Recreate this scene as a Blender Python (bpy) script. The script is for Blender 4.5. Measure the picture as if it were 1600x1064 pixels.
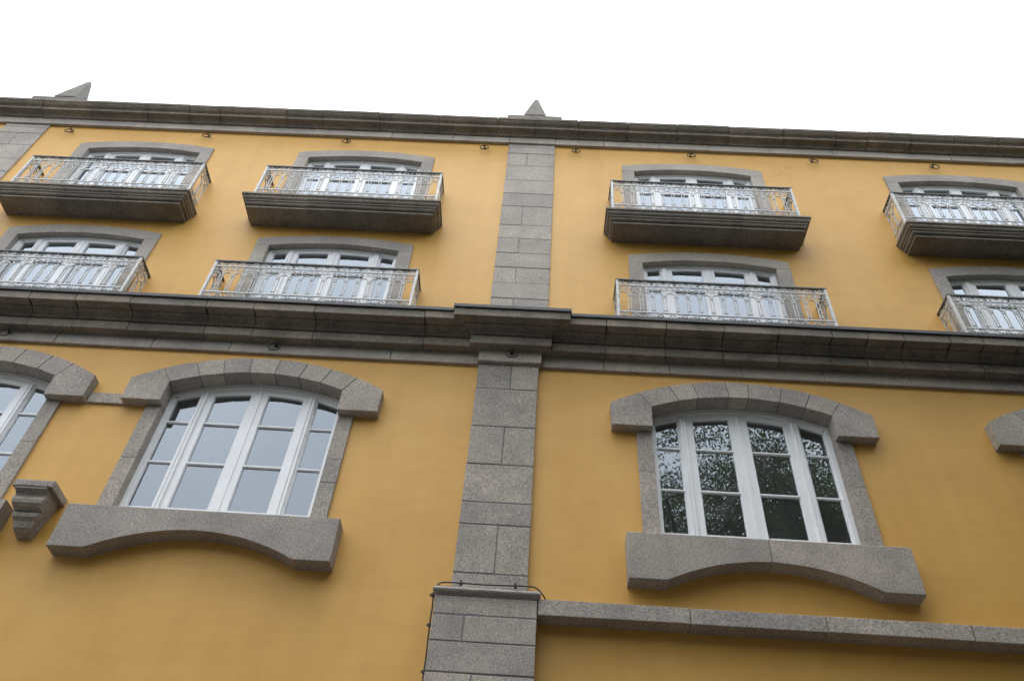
import bpy, bmesh, math, random
from mathutils import Vector, Matrix
import numpy as np

random.seed(7)
rng = np.random.default_rng(7)
scene = bpy.context.scene
for o in list(bpy.data.objects):
    bpy.data.objects.remove(o)
C = scene.collection

# ------------------------------------------------------------------ camera
CAM = Vector((0.0, -9.6, 1.6))
R = ((0.99817823, -0.01225697, 0.05907606),      # right
     (0.04944246, 0.72733602, -0.68449817),      # down
     (-0.03457828, 0.68617204, 0.726617))        # forward
cam_data = bpy.data.cameras.new('camera')
cam_data.sensor_width = 36.0
cam_data.lens = 1290.0 / 1600.0 * 36.0
cam_data.clip_start = 0.05
cam_data.clip_end = 3000.0
cam = bpy.data.objects.new('camera', cam_data)
C.objects.link(cam)
m = Matrix.Identity(4)
for i in range(3):
    m[i][0] = R[0][i]
    m[i][1] = -R[1][i]
    m[i][2] = -R[2][i]
    m[i][3] = CAM[i]
cam.matrix_world = m
scene.camera = cam

# ------------------------------------------------------------------ sky, sun, exposure
SUN_EL, SUN_AZ = math.radians(76), math.radians(215)     # azimuth clockwise from +Y
world = bpy.data.worlds.new('World')
scene.world = world
world.use_nodes = True
wn, wl = world.node_tree.nodes, world.node_tree.links
wn.clear()
w_out = wn.new('ShaderNodeOutputWorld')
w_bg = wn.new('ShaderNodeBackground')
w_sky = wn.new('ShaderNodeTexSky')
w_sky.sky_type = 'NISHITA'
w_sky.sun_disc = False
w_sky.sun_elevation = SUN_EL
w_sky.sun_rotation = SUN_AZ
w_sky.dust_density = 4.0
w_hsv = wn.new('ShaderNodeHueSaturation')
w_hsv.inputs['Saturation'].default_value = 0.35
w_co = wn.new('ShaderNodeTexCoord')
w_no = wn.new('ShaderNodeTexNoise')
w_no.inputs['Scale'].default_value = 3.2
w_no.inputs['Detail'].default_value = 5.0
w_rp = wn.new('ShaderNodeValToRGB')                       # an even cloud deck, faintly mottled
w_rp.color_ramp.elements[0].position = 0.3
w_rp.color_ramp.elements[0].color = (8.6, 9.3, 10.3, 1)
w_rp.color_ramp.elements[1].position = 0.75
w_rp.color_ramp.elements[1].color = (11.6, 12.1, 12.7, 1)
w_mix = wn.new('ShaderNodeMixRGB')
w_mix.inputs['Fac'].default_value = 0.85
w_bg.inputs['Strength'].default_value = 0.1
wl.new(w_co.outputs['Generated'], w_no.inputs['Vector'])
wl.new(w_no.outputs['Fac'], w_rp.inputs['Fac'])
wl.new(w_sky.outputs['Color'], w_hsv.inputs['Color'])
wl.new(w_hsv.outputs['Color'], w_mix.inputs['Color1'])
wl.new(w_rp.outputs['Color'], w_mix.inputs['Color2'])
w_sep = wn.new('ShaderNodeSeparateXYZ')                   # overcast: brighter overhead than at the horizon
w_map = wn.new('ShaderNodeMapRange')
w_map.inputs['From Min'].default_value, w_map.inputs['From Max'].default_value = 0.0, 1.0
w_map.inputs['To Min'].default_value, w_map.inputs['To Max'].default_value = 0.72, 1.2
w_mul = wn.new('ShaderNodeMixRGB'); w_mul.blend_type = 'MULTIPLY'; w_mul.inputs['Fac'].default_value = 1.0
wl.new(w_co.outputs['Generated'], w_sep.inputs['Vector'])
wl.new(w_sep.outputs['Z'], w_map.inputs['Value'])
wl.new(w_mix.outputs['Color'], w_mul.inputs['Color1'])
wl.new(w_map.outputs['Result'], w_mul.inputs['Color2'])
wl.new(w_mul.outputs['Color'], w_bg.inputs['Color'])
wl.new(w_bg.outputs['Background'], w_out.inputs['Surface'])

sun_data = bpy.data.lights.new('sun', 'SUN')
sun_data.energy = 0.6
sun_data.angle = math.radians(30)
sun_data.color = (1.0, 0.97, 0.92)
sun = bpy.data.objects.new('sun', sun_data)
C.objects.link(sun)
sdir = Vector((math.sin(SUN_AZ) * math.cos(SUN_EL), math.cos(SUN_AZ) * math.cos(SUN_EL), math.sin(SUN_EL)))
sun.rotation_euler = (-sdir).to_track_quat('-Z', 'Y').to_euler()
sun.location = sdir * 60

scene.view_settings.view_transform = 'Standard'
scene.view_settings.look = 'None'
scene.view_settings.exposure = 1.25
scene.view_settings.gamma = 1.0
scene.view_settings.use_curve_mapping = False
scene.render.engine = 'CYCLES'
scene.render.resolution_x, scene.render.resolution_y = 1024, 680
scene.cycles.max_bounces = 8
scene.cycles.transparent_max_bounces = 12

# ------------------------------------------------------------------ materials
def mat(name):
    mt = bpy.data.materials.new(name)
    mt.use_nodes = True
    nt = mt.node_tree
    b = nt.nodes['Principled BSDF']
    return mt, nt, b

def node(nt, kind, **inputs):
    n = nt.nodes.new(kind)
    for k, v in inputs.items():
        n.inputs[k.replace('_', ' ')].default_value = v
    return n

def ramp(nt, stops):
    n = nt.nodes.new('ShaderNodeValToRGB')
    els = n.color_ramp.elements
    while len(els) < len(stops):
        els.new(0.5)
    for e, (p, c) in zip(els, stops):
        e.position = p
        e.color = (c[0], c[1], c[2], 1) if len(c) == 3 else c
    return n

def mix(nt, kind, fac, a, b):
    n = nt.nodes.new('ShaderNodeMixRGB')
    n.blend_type = kind
    for key, v in (('Fac', fac), ('Color1', a), ('Color2', b)):
        if hasattr(v, 'is_linked'):
            nt.links.new(v, n.inputs[key])
        elif isinstance(v, (int, float)):
            n.inputs[key].default_value = v if key == 'Fac' else (v, v, v, 1)
        else:
            n.inputs[key].default_value = (*v, 1)
    return n.outputs['Color']

def granite(name, base, grime, grime_col, bump=0.35, grain=46.0, contrast=1.0):
    mt, nt, b = mat(name)
    L = nt.links
    geo = nt.nodes.new('ShaderNodeNewGeometry')
    pos = geo.outputs['Position']
    def noise(scale, detail=4.0, rough=0.55):
        n = node(nt, 'ShaderNodeTexNoise', Scale=scale, Detail=detail, Roughness=rough)
        L.new(pos, n.inputs['Vector'])
        return n.outputs['Fac']
    # mineral grains: feldspar (pale), quartz (grey), mica (dark)
    k = contrast
    g1 = noise(grain, 3.0, 0.6)
    r1 = ramp(nt, [(0.36, tuple(c * (1 - 0.72 * k) for c in base)), (0.47, tuple(c * (1 - 0.08 * k) for c in base)),
                   (0.56, base), (0.66, tuple(min(c * (1 + 0.62 * k), 0.75) for c in base))])
    L.new(g1, r1.inputs['Fac'])
    vo = node(nt, 'ShaderNodeTexVoronoi', Scale=grain * 1.25)
    L.new(pos, vo.inputs['Vector'])
    bw = nt.nodes.new('ShaderNodeSeparateColor')
    L.new(vo.outputs['Color'], bw.inputs['Color'])
    r2 = ramp(nt, [(0.0, (0.45, 0.45, 0.46)), (0.18, (0.8, 0.8, 0.8)), (0.75, (1.0, 0.99, 0.97)), (1.0, (1.3, 1.27, 1.22))])
    L.new(bw.outputs['Red'], r2.inputs['Fac'])
    col = mix(nt, 'MULTIPLY', 0.75 * k, r1.outputs['Color'], r2.outputs['Color'])
    # broad tone drift and a tint per stone
    r3 = ramp(nt, [(0.3, (0.8, 0.79, 0.79)), (0.7, (1.12, 1.1, 1.07))])
    L.new(noise(1.3, 5.0), r3.inputs['Fac'])
    col = mix(nt, 'MULTIPLY', 1.0, col, r3.outputs['Color'])
    oi = nt.nodes.new('ShaderNodeObjectInfo')
    r4 = ramp(nt, [(0.0, (0.87, 0.865, 0.875)), (0.5, (0.98, 0.96, 0.93)), (1.0, (1.08, 1.045, 1.0))])
    L.new(oi.outputs['Random'], r4.inputs['Fac'])
    col = mix(nt, 'MULTIPLY', 1.0, col, r4.outputs['Color'])
    # grime patches
    r5 = ramp(nt, [(0.46, (0, 0, 0)), (0.72, (grime, grime, grime))])
    L.new(noise(3.1, 7.0, 0.65), r5.inputs['Fac'])
    col = mix(nt, 'MIX', r5.outputs['Color'], col, grime_col)
    L.new(col, b.inputs['Base Color'])
    b.inputs['Roughness'].default_value = 0.88
    b.inputs['Specular IOR Level'].default_value = 0.25
    bp = node(nt, 'ShaderNodeBump', Strength=bump, Distance=0.012)
    h = mix(nt, 'MIX', 0.4, g1, noise(grain * 0.3, 4.0))
    L.new(h, bp.inputs['Height'])
    L.new(bp.outputs['Normal'], b.inputs['Normal'])
    return mt

M_GRAN = granite('granite_coarse', (0.42, 0.39, 0.355), 0.34, (0.2, 0.178, 0.155), 0.35, 52.0, 0.58)
M_GRAN_UP = granite('granite_fine', (0.46, 0.43, 0.395), 0.22, (0.28, 0.25, 0.22), 0.2, 52.0, 0.5)
M_CORN = granite('granite_weathered', (0.27, 0.245, 0.21), 0.6, (0.1, 0.088, 0.072), 0.3, 48.0, 0.6)
M_LICH = granite('granite_lichened', (0.23, 0.22, 0.205), 0.5, (0.12, 0.115, 0.1), 0.4, 40.0, 0.8)
M_MORTAR, nt, b = mat('mortar')
nz = node(nt, 'ShaderNodeTexNoise', Scale=35.0, Detail=3.0)
rp = ramp(nt, [(0.3, (0.13, 0.13, 0.135)), (0.7, (0.22, 0.22, 0.225))])
nt.links.new(nz.outputs['Fac'], rp.inputs['Fac'])
nt.links.new(rp.outputs['Color'], b.inputs['Base Color'])
b.inputs['Roughness'].default_value = 0.95

def stucco():
    mt, nt, b = mat('ochre_stucco')
    L = nt.links
    pos = nt.nodes.new('ShaderNodeNewGeometry').outputs['Position']
    def noise(scale, detail=5.0, rough=0.55, vec=pos):
        n = node(nt, 'ShaderNodeTexNoise', Scale=scale, Detail=detail, Roughness=rough)
        L.new(vec, n.inputs['Vector'])
        return n.outputs['Fac']
    r1 = ramp(nt, [(0.3, (0.625, 0.34, 0.075)), (0.5, (0.665, 0.371, 0.088)), (0.72, (0.695, 0.401, 0.104))])
    L.new(noise(0.7, 6.0, 0.6), r1.inputs['Fac'])
    # long faint rain streaks
    mp = node(nt, 'ShaderNodeMapping')
    mp.inputs['Scale'].default_value = (2.2, 2.2, 0.16)
    L.new(pos, mp.inputs['Vector'])
    r2 = ramp(nt, [(0.33, (0.9, 0.885, 0.86)), (0.55, (1, 1, 1)), (0.8, (1.03, 1.03, 1.04))])
    L.new(noise(1.6, 6.0, 0.6, mp.outputs['Vector']), r2.inputs['Fac'])
    col = mix(nt, 'MULTIPLY', 0.45, r1.outputs['Color'], r2.outputs['Color'])
    # trowel lifts: wide, low horizontal mottling
    mp2 = node(nt, 'ShaderNodeMapping')
    mp2.inputs['Scale'].default_value = (0.5, 0.5, 2.4)
    L.new(pos, mp2.inputs['Vector'])
    r3 = ramp(nt, [(0.36, (0.93, 0.92, 0.9)), (0.6, (1, 1, 1))])
    L.new(noise(2.2, 7.0, 0.65, mp2.outputs['Vector']), r3.inputs['Fac'])
    col = mix(nt, 'MULTIPLY', 0.5, col, r3.outputs['Color'])
    # hairline cracks
    dn = node(nt, 'ShaderNodeTexNoise', Scale=1.1, Detail=4.0)
    L.new(pos, dn.inputs['Vector'])
    wv = mix(nt, 'ADD', 1.0, pos, dn.outputs['Color'])
    vo = node(nt, 'ShaderNodeTexVoronoi', Scale=0.33)
    vo.feature = 'DISTANCE_TO_EDGE'
    L.new(wv, vo.inputs['Vector'])
    r4 = ramp(nt, [(0.0, (0.86, 0.83, 0.8)), (0.006, (1, 1, 1))])
    L.new(vo.outputs['Distance'], r4.inputs['Fac'])
    gate = ramp(nt, [(0.56, (0, 0, 0)), (0.68, (1, 1, 1))])
    L.new(noise(0.5, 2.0), gate.inputs['Fac'])
    col = mix(nt, 'MULTIPLY', gate.outputs['Color'], col, r4.outputs['Color'])
    L.new(col, b.inputs['Base Color'])
    b.inputs['Roughness'].default_value = 0.55
    b.inputs['Specular IOR Level'].default_value = 0.4
    bp = node(nt, 'ShaderNodeBump', Strength=0.22, Distance=0.01)
    L.new(mix(nt, 'MIX', 0.35, noise(9.0, 6.0), noise(110.0, 2.0)), bp.inputs['Height'])
    L.new(bp.outputs['Normal'], b.inputs['Normal'])
    return mt
M_WALL = stucco()

def paint(name, col, rough=0.45, var=0.06, metallic=0.0, scale=4.0):
    mt, nt, b = mat(name)
    pos = nt.nodes.new('ShaderNodeNewGeometry').outputs['Position']
    n = node(nt, 'ShaderNodeTexNoise', Scale=scale, Detail=6.0, Roughness=0.65)
    nt.links.new(pos, n.inputs['Vector'])
    r = ramp(nt, [(0.3, tuple(c * (1 - 2 * var) for c in col)), (0.65, tuple(min(1, c * (1 + var)) for c in col))])
    nt.links.new(n.outputs['Fac'], r.inputs['Fac'])
    nt.links.new(r.outputs['Color'], b.inputs['Base Color'])
    b.inputs['Roughness'].default_value = rough
    b.inputs['Metallic'].default_value = metallic
    return mt
M_WHITE = paint('white_window_paint', (0.84, 0.845, 0.85), 0.4, 0.03, scale=2.0)
M_RAIL = paint('pale_grey_iron_paint', (0.6, 0.6, 0.59), 0.5, 0.14, scale=9.0)
M_SCROLL = paint('grey_scrollwork_paint', (0.5, 0.5, 0.495), 0.5, 0.16, scale=9.0)
M_HAND = paint('shaded_handrail_paint', (0.13, 0.13, 0.122), 0.55, 0.2, scale=9.0)  # shade of the rail's underside put into its whole colour
M_IRON = paint('black_iron', (0.022, 0.02, 0.019), 0.6, 0.3, scale=30.0)
M_LEAD = paint('dark_lead_flashing', (0.055, 0.055, 0.058), 0.6, 0.2, scale=6.0)
M_CABLE = paint('black_cable', (0.014, 0.014, 0.018), 0.5, 0.2, scale=20.0)
M_ROOM = paint('room_plaster', (0.26, 0.27, 0.265), 0.9, 0.1, scale=1.0)
M_ROOF = paint('roof_sheet', (0.2, 0.19, 0.18), 0.8, 0.1, scale=1.0)
M_ASPH = paint('asphalt', (0.055, 0.055, 0.056), 0.9, 0.25, scale=12.0)
M_PAVE = paint('pavement_slab', (0.1, 0.097, 0.094), 0.9, 0.15, scale=6.0)
M_KERB = paint('kerb_granite', (0.27, 0.265, 0.26), 0.9, 0.15, scale=14.0)
M_BARK = paint('tree_bark', (0.11, 0.09, 0.07), 0.9, 0.35, scale=6.0)

def glass():
    mt = bpy.data.materials.new('window_glass')
    mt.use_nodes = True
    nt = mt.node_tree
    nt.nodes.clear()
    L = nt.links
    out = nt.nodes.new('ShaderNodeOutputMaterial')
    tr = nt.nodes.new('ShaderNodeBsdfTransparent')
    tr.inputs['Color'].default_value = (0.5, 0.56, 0.56, 1)
    gl = nt.nodes.new('ShaderNodeBsdfGlossy')
    gl.inputs['Roughness'].default_value = 0.01
    gl.inputs['Color'].default_value = (0.84, 0.92, 1.0, 1)
    fr = nt.nodes.new('ShaderNodeFresnel')
    fr.inputs['IOR'].default_value = 1.52
    inv = nt.nodes.new('ShaderNodeMath'); inv.operation = 'SUBTRACT'; inv.inputs[0].default_value = 1.0
    pw = nt.nodes.new('ShaderNodeMath'); pw.operation = 'POWER'; pw.inputs[1].default_value = 4.4
    tot = nt.nodes.new('ShaderNodeMath'); tot.operation = 'SUBTRACT'; tot.inputs[0].default_value = 1.0
    L.new(fr.outputs['Fac'], inv.inputs[1]); L.new(inv.outputs[0], pw.inputs[0]); L.new(pw.outputs[0], tot.inputs[1])
    mx = nt.nodes.new('ShaderNodeMixShader')
    pos = nt.nodes.new('ShaderNodeNewGeometry').outputs['Position']
    oi = nt.nodes.new('ShaderNodeObjectInfo')
    ad = nt.nodes.new('ShaderNodeVectorMath')
    sc = nt.nodes.new('ShaderNodeMath'); sc.operation = 'MULTIPLY'; sc.inputs[1].default_value = 40.0
    L.new(oi.outputs['Random'], sc.inputs[0])
    L.new(pos, ad.inputs[0]); L.new(sc.outputs[0], ad.inputs[1])
    n = node(nt, 'ShaderNodeTexNoise', Scale=1.3, Detail=1.0)
    L.new(ad.outputs[0], n.inputs['Vector'])
    bp = node(nt, 'ShaderNodeBump', Strength=0.03, Distance=0.012)
    L.new(n.outputs['Fac'], bp.inputs['Height'])
    L.new(bp.outputs['Normal'], gl.inputs['Normal'])
    L.new(tot.outputs[0], mx.inputs['Fac'])
    L.new(tr.outputs['BSDF'], mx.inputs[1])
    L.new(gl.outputs['BSDF'], mx.inputs[2])
    pale_film = nt.nodes.new('ShaderNodeBsdfDiffuse'); pale_film.inputs['Color'].default_value = (0.6, 0.62, 0.6, 1)  # pale diffuse layer mixed in to lift the brightness of the dark panes
    dn = node(nt, 'ShaderNodeTexNoise', Scale=2.5, Detail=5.0)
    L.new(ad.outputs[0], dn.inputs['Vector'])
    dr = nt.nodes.new('ShaderNodeMapRange')
    dr.inputs['To Min'].default_value, dr.inputs['To Max'].default_value = 0.02, 0.075
    L.new(dn.outputs['Fac'], dr.inputs['Value'])
    m2 = nt.nodes.new('ShaderNodeMixShader')
    L.new(dr.outputs['Result'], m2.inputs['Fac'])
    L.new(mx.outputs['Shader'], m2.inputs[1]); L.new(pale_film.outputs['BSDF'], m2.inputs[2])
    L.new(m2.outputs['Shader'], out.inputs['Surface'])
    return mt
M_GLASS = glass()

def leafmat():
    mt, nt, b = mat('leaf')
    oi = nt.nodes.new('ShaderNodeNewGeometry')
    r = ramp(nt, [(0.0, (0.055, 0.078, 0.045)), (0.6, (0.1, 0.13, 0.075)), (1.0, (0.16, 0.19, 0.11))])
    nt.links.new(oi.outputs['Random Per Island'], r.inputs['Fac'])
    nt.links.new(r.outputs['Color'], b.inputs['Base Color'])
    b.inputs['Roughness'].default_value = 0.5
    tl = nt.nodes.new('ShaderNodeBsdfTranslucent')
    tc = nt.nodes.new('ShaderNodeMixRGB'); tc.blend_type = 'MULTIPLY'; tc.inputs['Fac'].default_value = 1.0
    tc.inputs['Color2'].default_value = (1.4, 1.5, 0.9, 1)
    nt.links.new(r.outputs['Color'], tc.inputs['Color1'])
    nt.links.new(tc.outputs['Color'], tl.inputs['Color'])
    mx = nt.nodes.new('ShaderNodeMixShader'); mx.inputs['Fac'].default_value = 0.45
    nt.links.new(b.outputs['BSDF'], mx.inputs[1]); nt.links.new(tl.outputs['BSDF'], mx.inputs[2])
    nt.links.new(mx.outputs['Shader'], nt.nodes['Material Output'].inputs['Surface'])
    return mt
M_LEAF = leafmat()

# ------------------------------------------------------------------ builders
def link(name, data, mt=None, parent=None, loc=None):
    o = bpy.data.objects.new(name, data)
    C.objects.link(o)
    if mt is not None and data is not None and not data.materials:
        data.materials.append(mt)
    if parent is not None:
        o.parent = parent
    if loc is not None:
        o.location = loc
    return o

def bm_obj(name, bm, mt, parent=None, loc=None, smooth=False, recalc=True):
    if recalc: bmesh.ops.recalc_face_normals(bm, faces=bm.faces[:])
    me = bpy.data.meshes.new(name)
    bm.to_mesh(me)
    bm.free()
    if smooth:
        for p in me.polygons:
            p.use_smooth = True
    return link(name, me, mt, parent, loc)

def empty(name, loc=(0, 0, 0), parent=None):
    o = bpy.data.objects.new(name, None)
    C.objects.link(o)
    o.empty_display_size = 0.2
    o.location = loc
    if parent is not None:
        o.parent = parent
    return o

def add_box(bm, x0, x1, y0, y1, z0, z1):
    v = [bm.verts.new((x, y, z)) for z in (z0, z1) for y in (y0, y1) for x in (x0, x1)]
    for f in ((0, 1, 3, 2), (4, 6, 7, 5), (0, 4, 5, 1), (2, 3, 7, 6), (0, 2, 6, 4), (1, 5, 7, 3)):
        bm.faces.new([v[i] for i in f])

def add_prism(bm, pts, y0, y1):
    """polygon pts (x, z) pushed from y0 (front) to y1 (back)"""
    a = [bm.verts.new((x, y0, z)) for x, z in pts]
    b = [bm.verts.new((x, y1, z)) for x, z in pts]
    n = len(pts)
    bm.faces.new(a)
    bm.faces.new(b[::-1])
    for i in range(n):
        j = (i + 1) % n
        bm.faces.new((a[i], b[i], b[j], a[j]))

def stone(name, pts, d, parent, mt, back=0.1, bev=0.009, jit=0.003):
    """a cut stone: outline pts (x, z), standing d proud of the wall, its arrises worn"""
    bm = bmesh.new()
    pts = [(x + random.uniform(-jit, jit), z + random.uniform(-jit, jit)) for x, z in pts]
    dd = d + random.uniform(-jit, jit)
    add_prism(bm, pts, -dd, back)
    fe = [e for e in bm.edges if all(abs(v.co.y + dd) < 1e-6 for v in e.verts)]
    bmesh.ops.bevel(bm, geom=fe, offset=bev, segments=2, affect='EDGES', profile=0.6)
    return bm_obj(name, bm, mt, parent)

def rect(x0, x1, z0, z1):
    return [(x0, z0), (x1, z0), (x1, z1), (x0, z1)]

def add_stack(bm, prof, x0, x1, ml, mr, dref, back=0.05):
    """moulded block: profile (d, z) from top to bottom, plan rectangles lofted; ml/mr turn the moulding round the ends"""
    rings = []
    for d, z in prof:
        a, c = x0 - ml * (d - dref), x1 + mr * (d - dref)
        rings.append([bm.verts.new(p) for p in ((a, -d, z), (c, -d, z), (c, back, z), (a, back, z))])
    bm.faces.new(rings[0])
    bm.faces.new(rings[-1][::-1])
    for r, s in zip(rings, rings[1:]):
        for i in range(4):
            j = (i + 1) % 4
            bm.faces.new((r[i], r[j], s[j], s[i]))

def moulding(name, prof, x0, x1, parent, mt, ml=0, mr=0, dref=0.0, back=0.05, jit=0.0025):
    bm = bmesh.new()
    j = random.uniform(-jit, jit)
    k = random.uniform(-jit, jit)
    add_stack(bm, [(d + j, z + k) for d, z in prof], x0, x1, ml, mr, dref, back)
    return bm_obj(name, bm, mt, parent)

def add_tube(bm, pts, r, sides=4, closed=False, flat=None):
    """tube along a polyline; flat = (rx, ry) for a flat bar in the XZ plane"""
    pts = [Vector(p) for p in pts]
    n = len(pts)
    rings = []
    for i, p in enumerate(pts):
        if closed:
            t = pts[(i + 1) % n] - pts[i - 1]
        else:
            t = pts[min(i + 1, n - 1)] - pts[max(i - 1, 0)]
        t.normalize()
        side = Vector((0, 1, 0)) if abs(t.y) < 0.9 else Vector((1, 0, 0))
        u = side.cross(t).normalized()
        w = t.cross(u).normalized()
        ring = []
        for k in range(sides):
            a = 2 * math.pi * (k + 0.5) / sides
            ring.append(bm.verts.new(p + (u * math.cos(a) + w * math.sin(a)) * r))
        rings.append(ring)
    m_ = n if closed else n - 1
    for i in range(m_):
        a, b = rings[i], rings[(i + 1) % n]
        for k in range(sides):
            l = (k + 1) % sides
            bm.faces.new((a[k], a[l], b[l], b[k]))
    if not closed:
        bm.faces.new(rings[0][::-1])
        bm.faces.new(rings[-1])

# ------------------------------------------------------------------ ground
bm = bmesh.new(); add_box(bm, -600, 600, -600, 600, -0.6, -0.15)
o = bm_obj('street', bm, M_ASPH); o['kind'] = 'structure'
bm = bmesh.new(); add_box(bm, -60, 60, -6.0, 0.3, -0.3, 0.0)
o = bm_obj('pavement', bm, M_PAVE); o['kind'] = 'structure'
bm = bmesh.new(); add_box(bm, -60, 60, -6.18, -6.004, -0.3, 0.006)
o = bm_obj('kerb', bm, M_KERB); o['kind'] = 'structure'
bm = bmesh.new(); add_box(bm, -60, 60, -40, -8.6, -0.3, 0.0)
o = bm_obj('pavement', bm, M_PAVE); o['kind'] = 'structure'

# ------------------------------------------------------------------ the building
B = empty('building')
B['label'] = 'ochre yellow building with grey granite cornices, pilasters, arched windows and iron balconies'
B['category'] = 'building'

UP_X = [-8.95, -4.03, 3.09, 8.72]          # centres of the upper windows
LO_X = [-9.0, -4.42, 3.13, 8.87]           # centres of the lower windows
LO_SILL = [7.87, 7.87, 7.93, 7.94]
UP_Z = [(11.93, 14.18), (15.02, 17.38)]    # floor, crown of the openings

# wall with rectangular holes hidden behind the stone surrounds
holes = []
for x in UP_X:
    for z0, z1 in UP_Z:
        holes.append((x - 1.31, x + 1.31, z0 - 0.06, z1 + 0.06))
for x, zs in zip(LO_X, LO_SILL):
    holes.append((x - 1.46, x + 1.46, zs - 0.07, 10.58))
def wall_mesh():
    X0, X1, Z0, Z1, T = -17.0, 17.0, -0.2, 18.6, 0.36
    xs = sorted({X0, X1} | {h[0] for h in holes} | {h[1] for h in holes})
    zs = sorted({Z0, Z1} | {h[2] for h in holes} | {h[3] for h in holes})
    def solid(i, j):
        if i < 0 or j < 0 or i >= len(xs) - 1 or j >= len(zs) - 1:
            return False
        cx, cz = (xs[i] + xs[i + 1]) / 2, (zs[j] + zs[j + 1]) / 2
        return not any(h[0] < cx < h[1] and h[2] < cz < h[3] for h in holes)
    bm = bmesh.new()
    cache = {}
    def V(i, y, j):
        k = (i, y, j)
        if k not in cache:
            cache[k] = bm.verts.new((xs[i], y, zs[j]))
        return cache[k]
    for i in range(len(xs) - 1):
        for j in range(len(zs) - 1):
            if not solid(i, j):
                continue
            for y in (0.0, T):
                bm.faces.new([V(i, y, j), V(i + 1, y, j), V(i + 1, y, j + 1), V(i, y, j + 1)])
            for (di, dj, a, b_) in ((-1, 0, (i, j), (i, j + 1)), (1, 0, (i + 1, j), (i + 1, j + 1)),
                                    (0, -1, (i, j), (i + 1, j)), (0, 1, (i, j + 1), (i + 1, j + 1))):
                if not solid(i + di, j + dj):
                    bm.faces.new([V(a[0], 0.0, a[1]), V(b_[0], 0.0, b_[1]), V(b_[0], T, b_[1]), V(a[0], T, a[1])])
    return bm
bm_obj('wall', wall_mesh(), M_WALL, B)

# the rooms behind: floors, ceiling, end and back walls
bm = bmesh.new()
add_box(bm, -16.9, 16.9, 5.0, 5.2, -0.2, 18.55)
add_box(bm, -17.0, -16.8, 0.362, 5.0, -0.2, 18.55)
add_box(bm, 16.8, 17.0, 0.362, 5.0, -0.2, 18.55)
for z in (7.1, 11.55, 14.6, 18.3):
    add_box(bm, -16.79, 16.79, 0.362, 4.99, z, z + 0.25)
for x in (-11.5, -6.6, -0.5, 6.0, 11.8):
    for z0, z1 in ((7.36, 11.54), (11.81, 14.59), (14.86, 18.29)):
        add_box(bm, x - 0.08, x + 0.08, 0.362, 4.99, z0, z1)
bm_obj('interior', bm, M_ROOM, B)
bm = bmesh.new(); add_box(bm, -17.1, 17.1, 0.2, 5.4, 18.56, 18.68)
bm_obj('roof', bm, M_ROOF, B)

# ---- pilasters, built of stones
def course_stones(part, x0, x1, zs, joints, d, mt, gap=0.009):
    for k, (zt, zb) in enumerate(zip(zs, zs[1:])):
        cuts = [x0] + ([joints[k]] if k in joints else []) + [x1]
        for a, c in zip(cuts, cuts[1:]):
            aa = a + (gap if a != x0 else 0)
            cc = c - (gap if c != x1 else 0)
            stone('stone', rect(aa, cc, zb + gap, zt - gap), d, part, mt)

M_POINT = paint('pale_pointing', (0.24, 0.235, 0.225), 0.95, 0.15, scale=12.0)
def pilaster(x0, x1, zs, joints, d, mt, back_d):
    part = empty('pilaster', parent=B)
    bm = bmesh.new()
    add_box(bm, x0 + 0.004, x1 - 0.004, -back_d, 0.05, zs[-1] + 0.004, zs[0] - 0.004)
    bm_obj('mortar', bm, M_POINT if mt is M_GRAN_UP else M_MORTAR, part)
    course_stones(part, x0, x1, zs, joints, d, mt)
    return part

ZU = [18.2, 18.03, 17.778, 17.274, 16.685, 16.183, 15.715, 15.056, 14.619, 14.148, 13.708, 13.254, 12.819, 12.35, 11.9]
JU = {2: -0.5, 6: -0.495, 8: -0.51, 10: -0.513, 12: -0.523}
p = pilaster(-0.925, 0.108, ZU, JU, 0.035, M_GRAN_UP, 0.03)
p['label'] = 'grey granite pilaster between the upper balconies, below the middle obelisk'
p = pilaster(-12.53, -11.51, ZU, {2: -12.06, 4: -12.0, 7: -12.1}, 0.035, M_GRAN_UP, 0.03)
p['label'] = 'grey granite pilaster at the upper left corner'
ZL = [11.12, 10.545, 9.765, 9.046, 8.381, 8.015, 7.27, 6.98]
p = pilaster(-0.985, -0.012, ZL, {0: -0.445, 2: -0.477, 5: -0.45}, 0.09, M_GRAN, 0.083)
p['label'] = 'grey granite pilaster between the two big arched windows'
# wider base below, with a rounded cap
ZB = [6.852, 6.595, 6.255, 5.872, 5.5, 5.12, 4.7, 4.3, 3.85, 3.4, 2.95, 2.5, 2.0, 1.5, 1.0, 0.5, 0.02]
base = pilaster(-1.15, 0.118, ZB, {1: -0.763, 3: -0.609, 5: -0.4, 7: -0.7, 9: -0.5, 11: -0.65, 13: -0.42}, 0.25, M_GRAN, 0.243)
base['label'] = 'wide granite pilaster base with rounded cap and black cable'
cap = [(0.24, 6.98)] + [(0.24 + 0.055 * math.sin(math.pi * t / 8), 6.975 - 0.115 * t / 8) for t in range(9)] + [(0.24, 6.856)]
moulding('cap', cap, -1.135, 0.105, base, M_GRAN, 1, 1, 0.24)

# ---- string course to the right of the base
sc = empty('string_course', parent=B)
xs = [0.128, 2.0, 3.655, 5.405, 7.1, 8.9, 10.7, 12.6, 14.5]
for a, c in zip(xs, xs[1:]):
    stone('stone', rect(a + 0.004, c - 0.004, 6.665, 6.875), 0.24, sc, M_GRAN)
# short band between the left arches
bd = empty('band', parent=B)
stone('stone', rect(-6.99, -6.41, 9.868, 10.07), 0.045, bd, M_GRAN)

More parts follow.
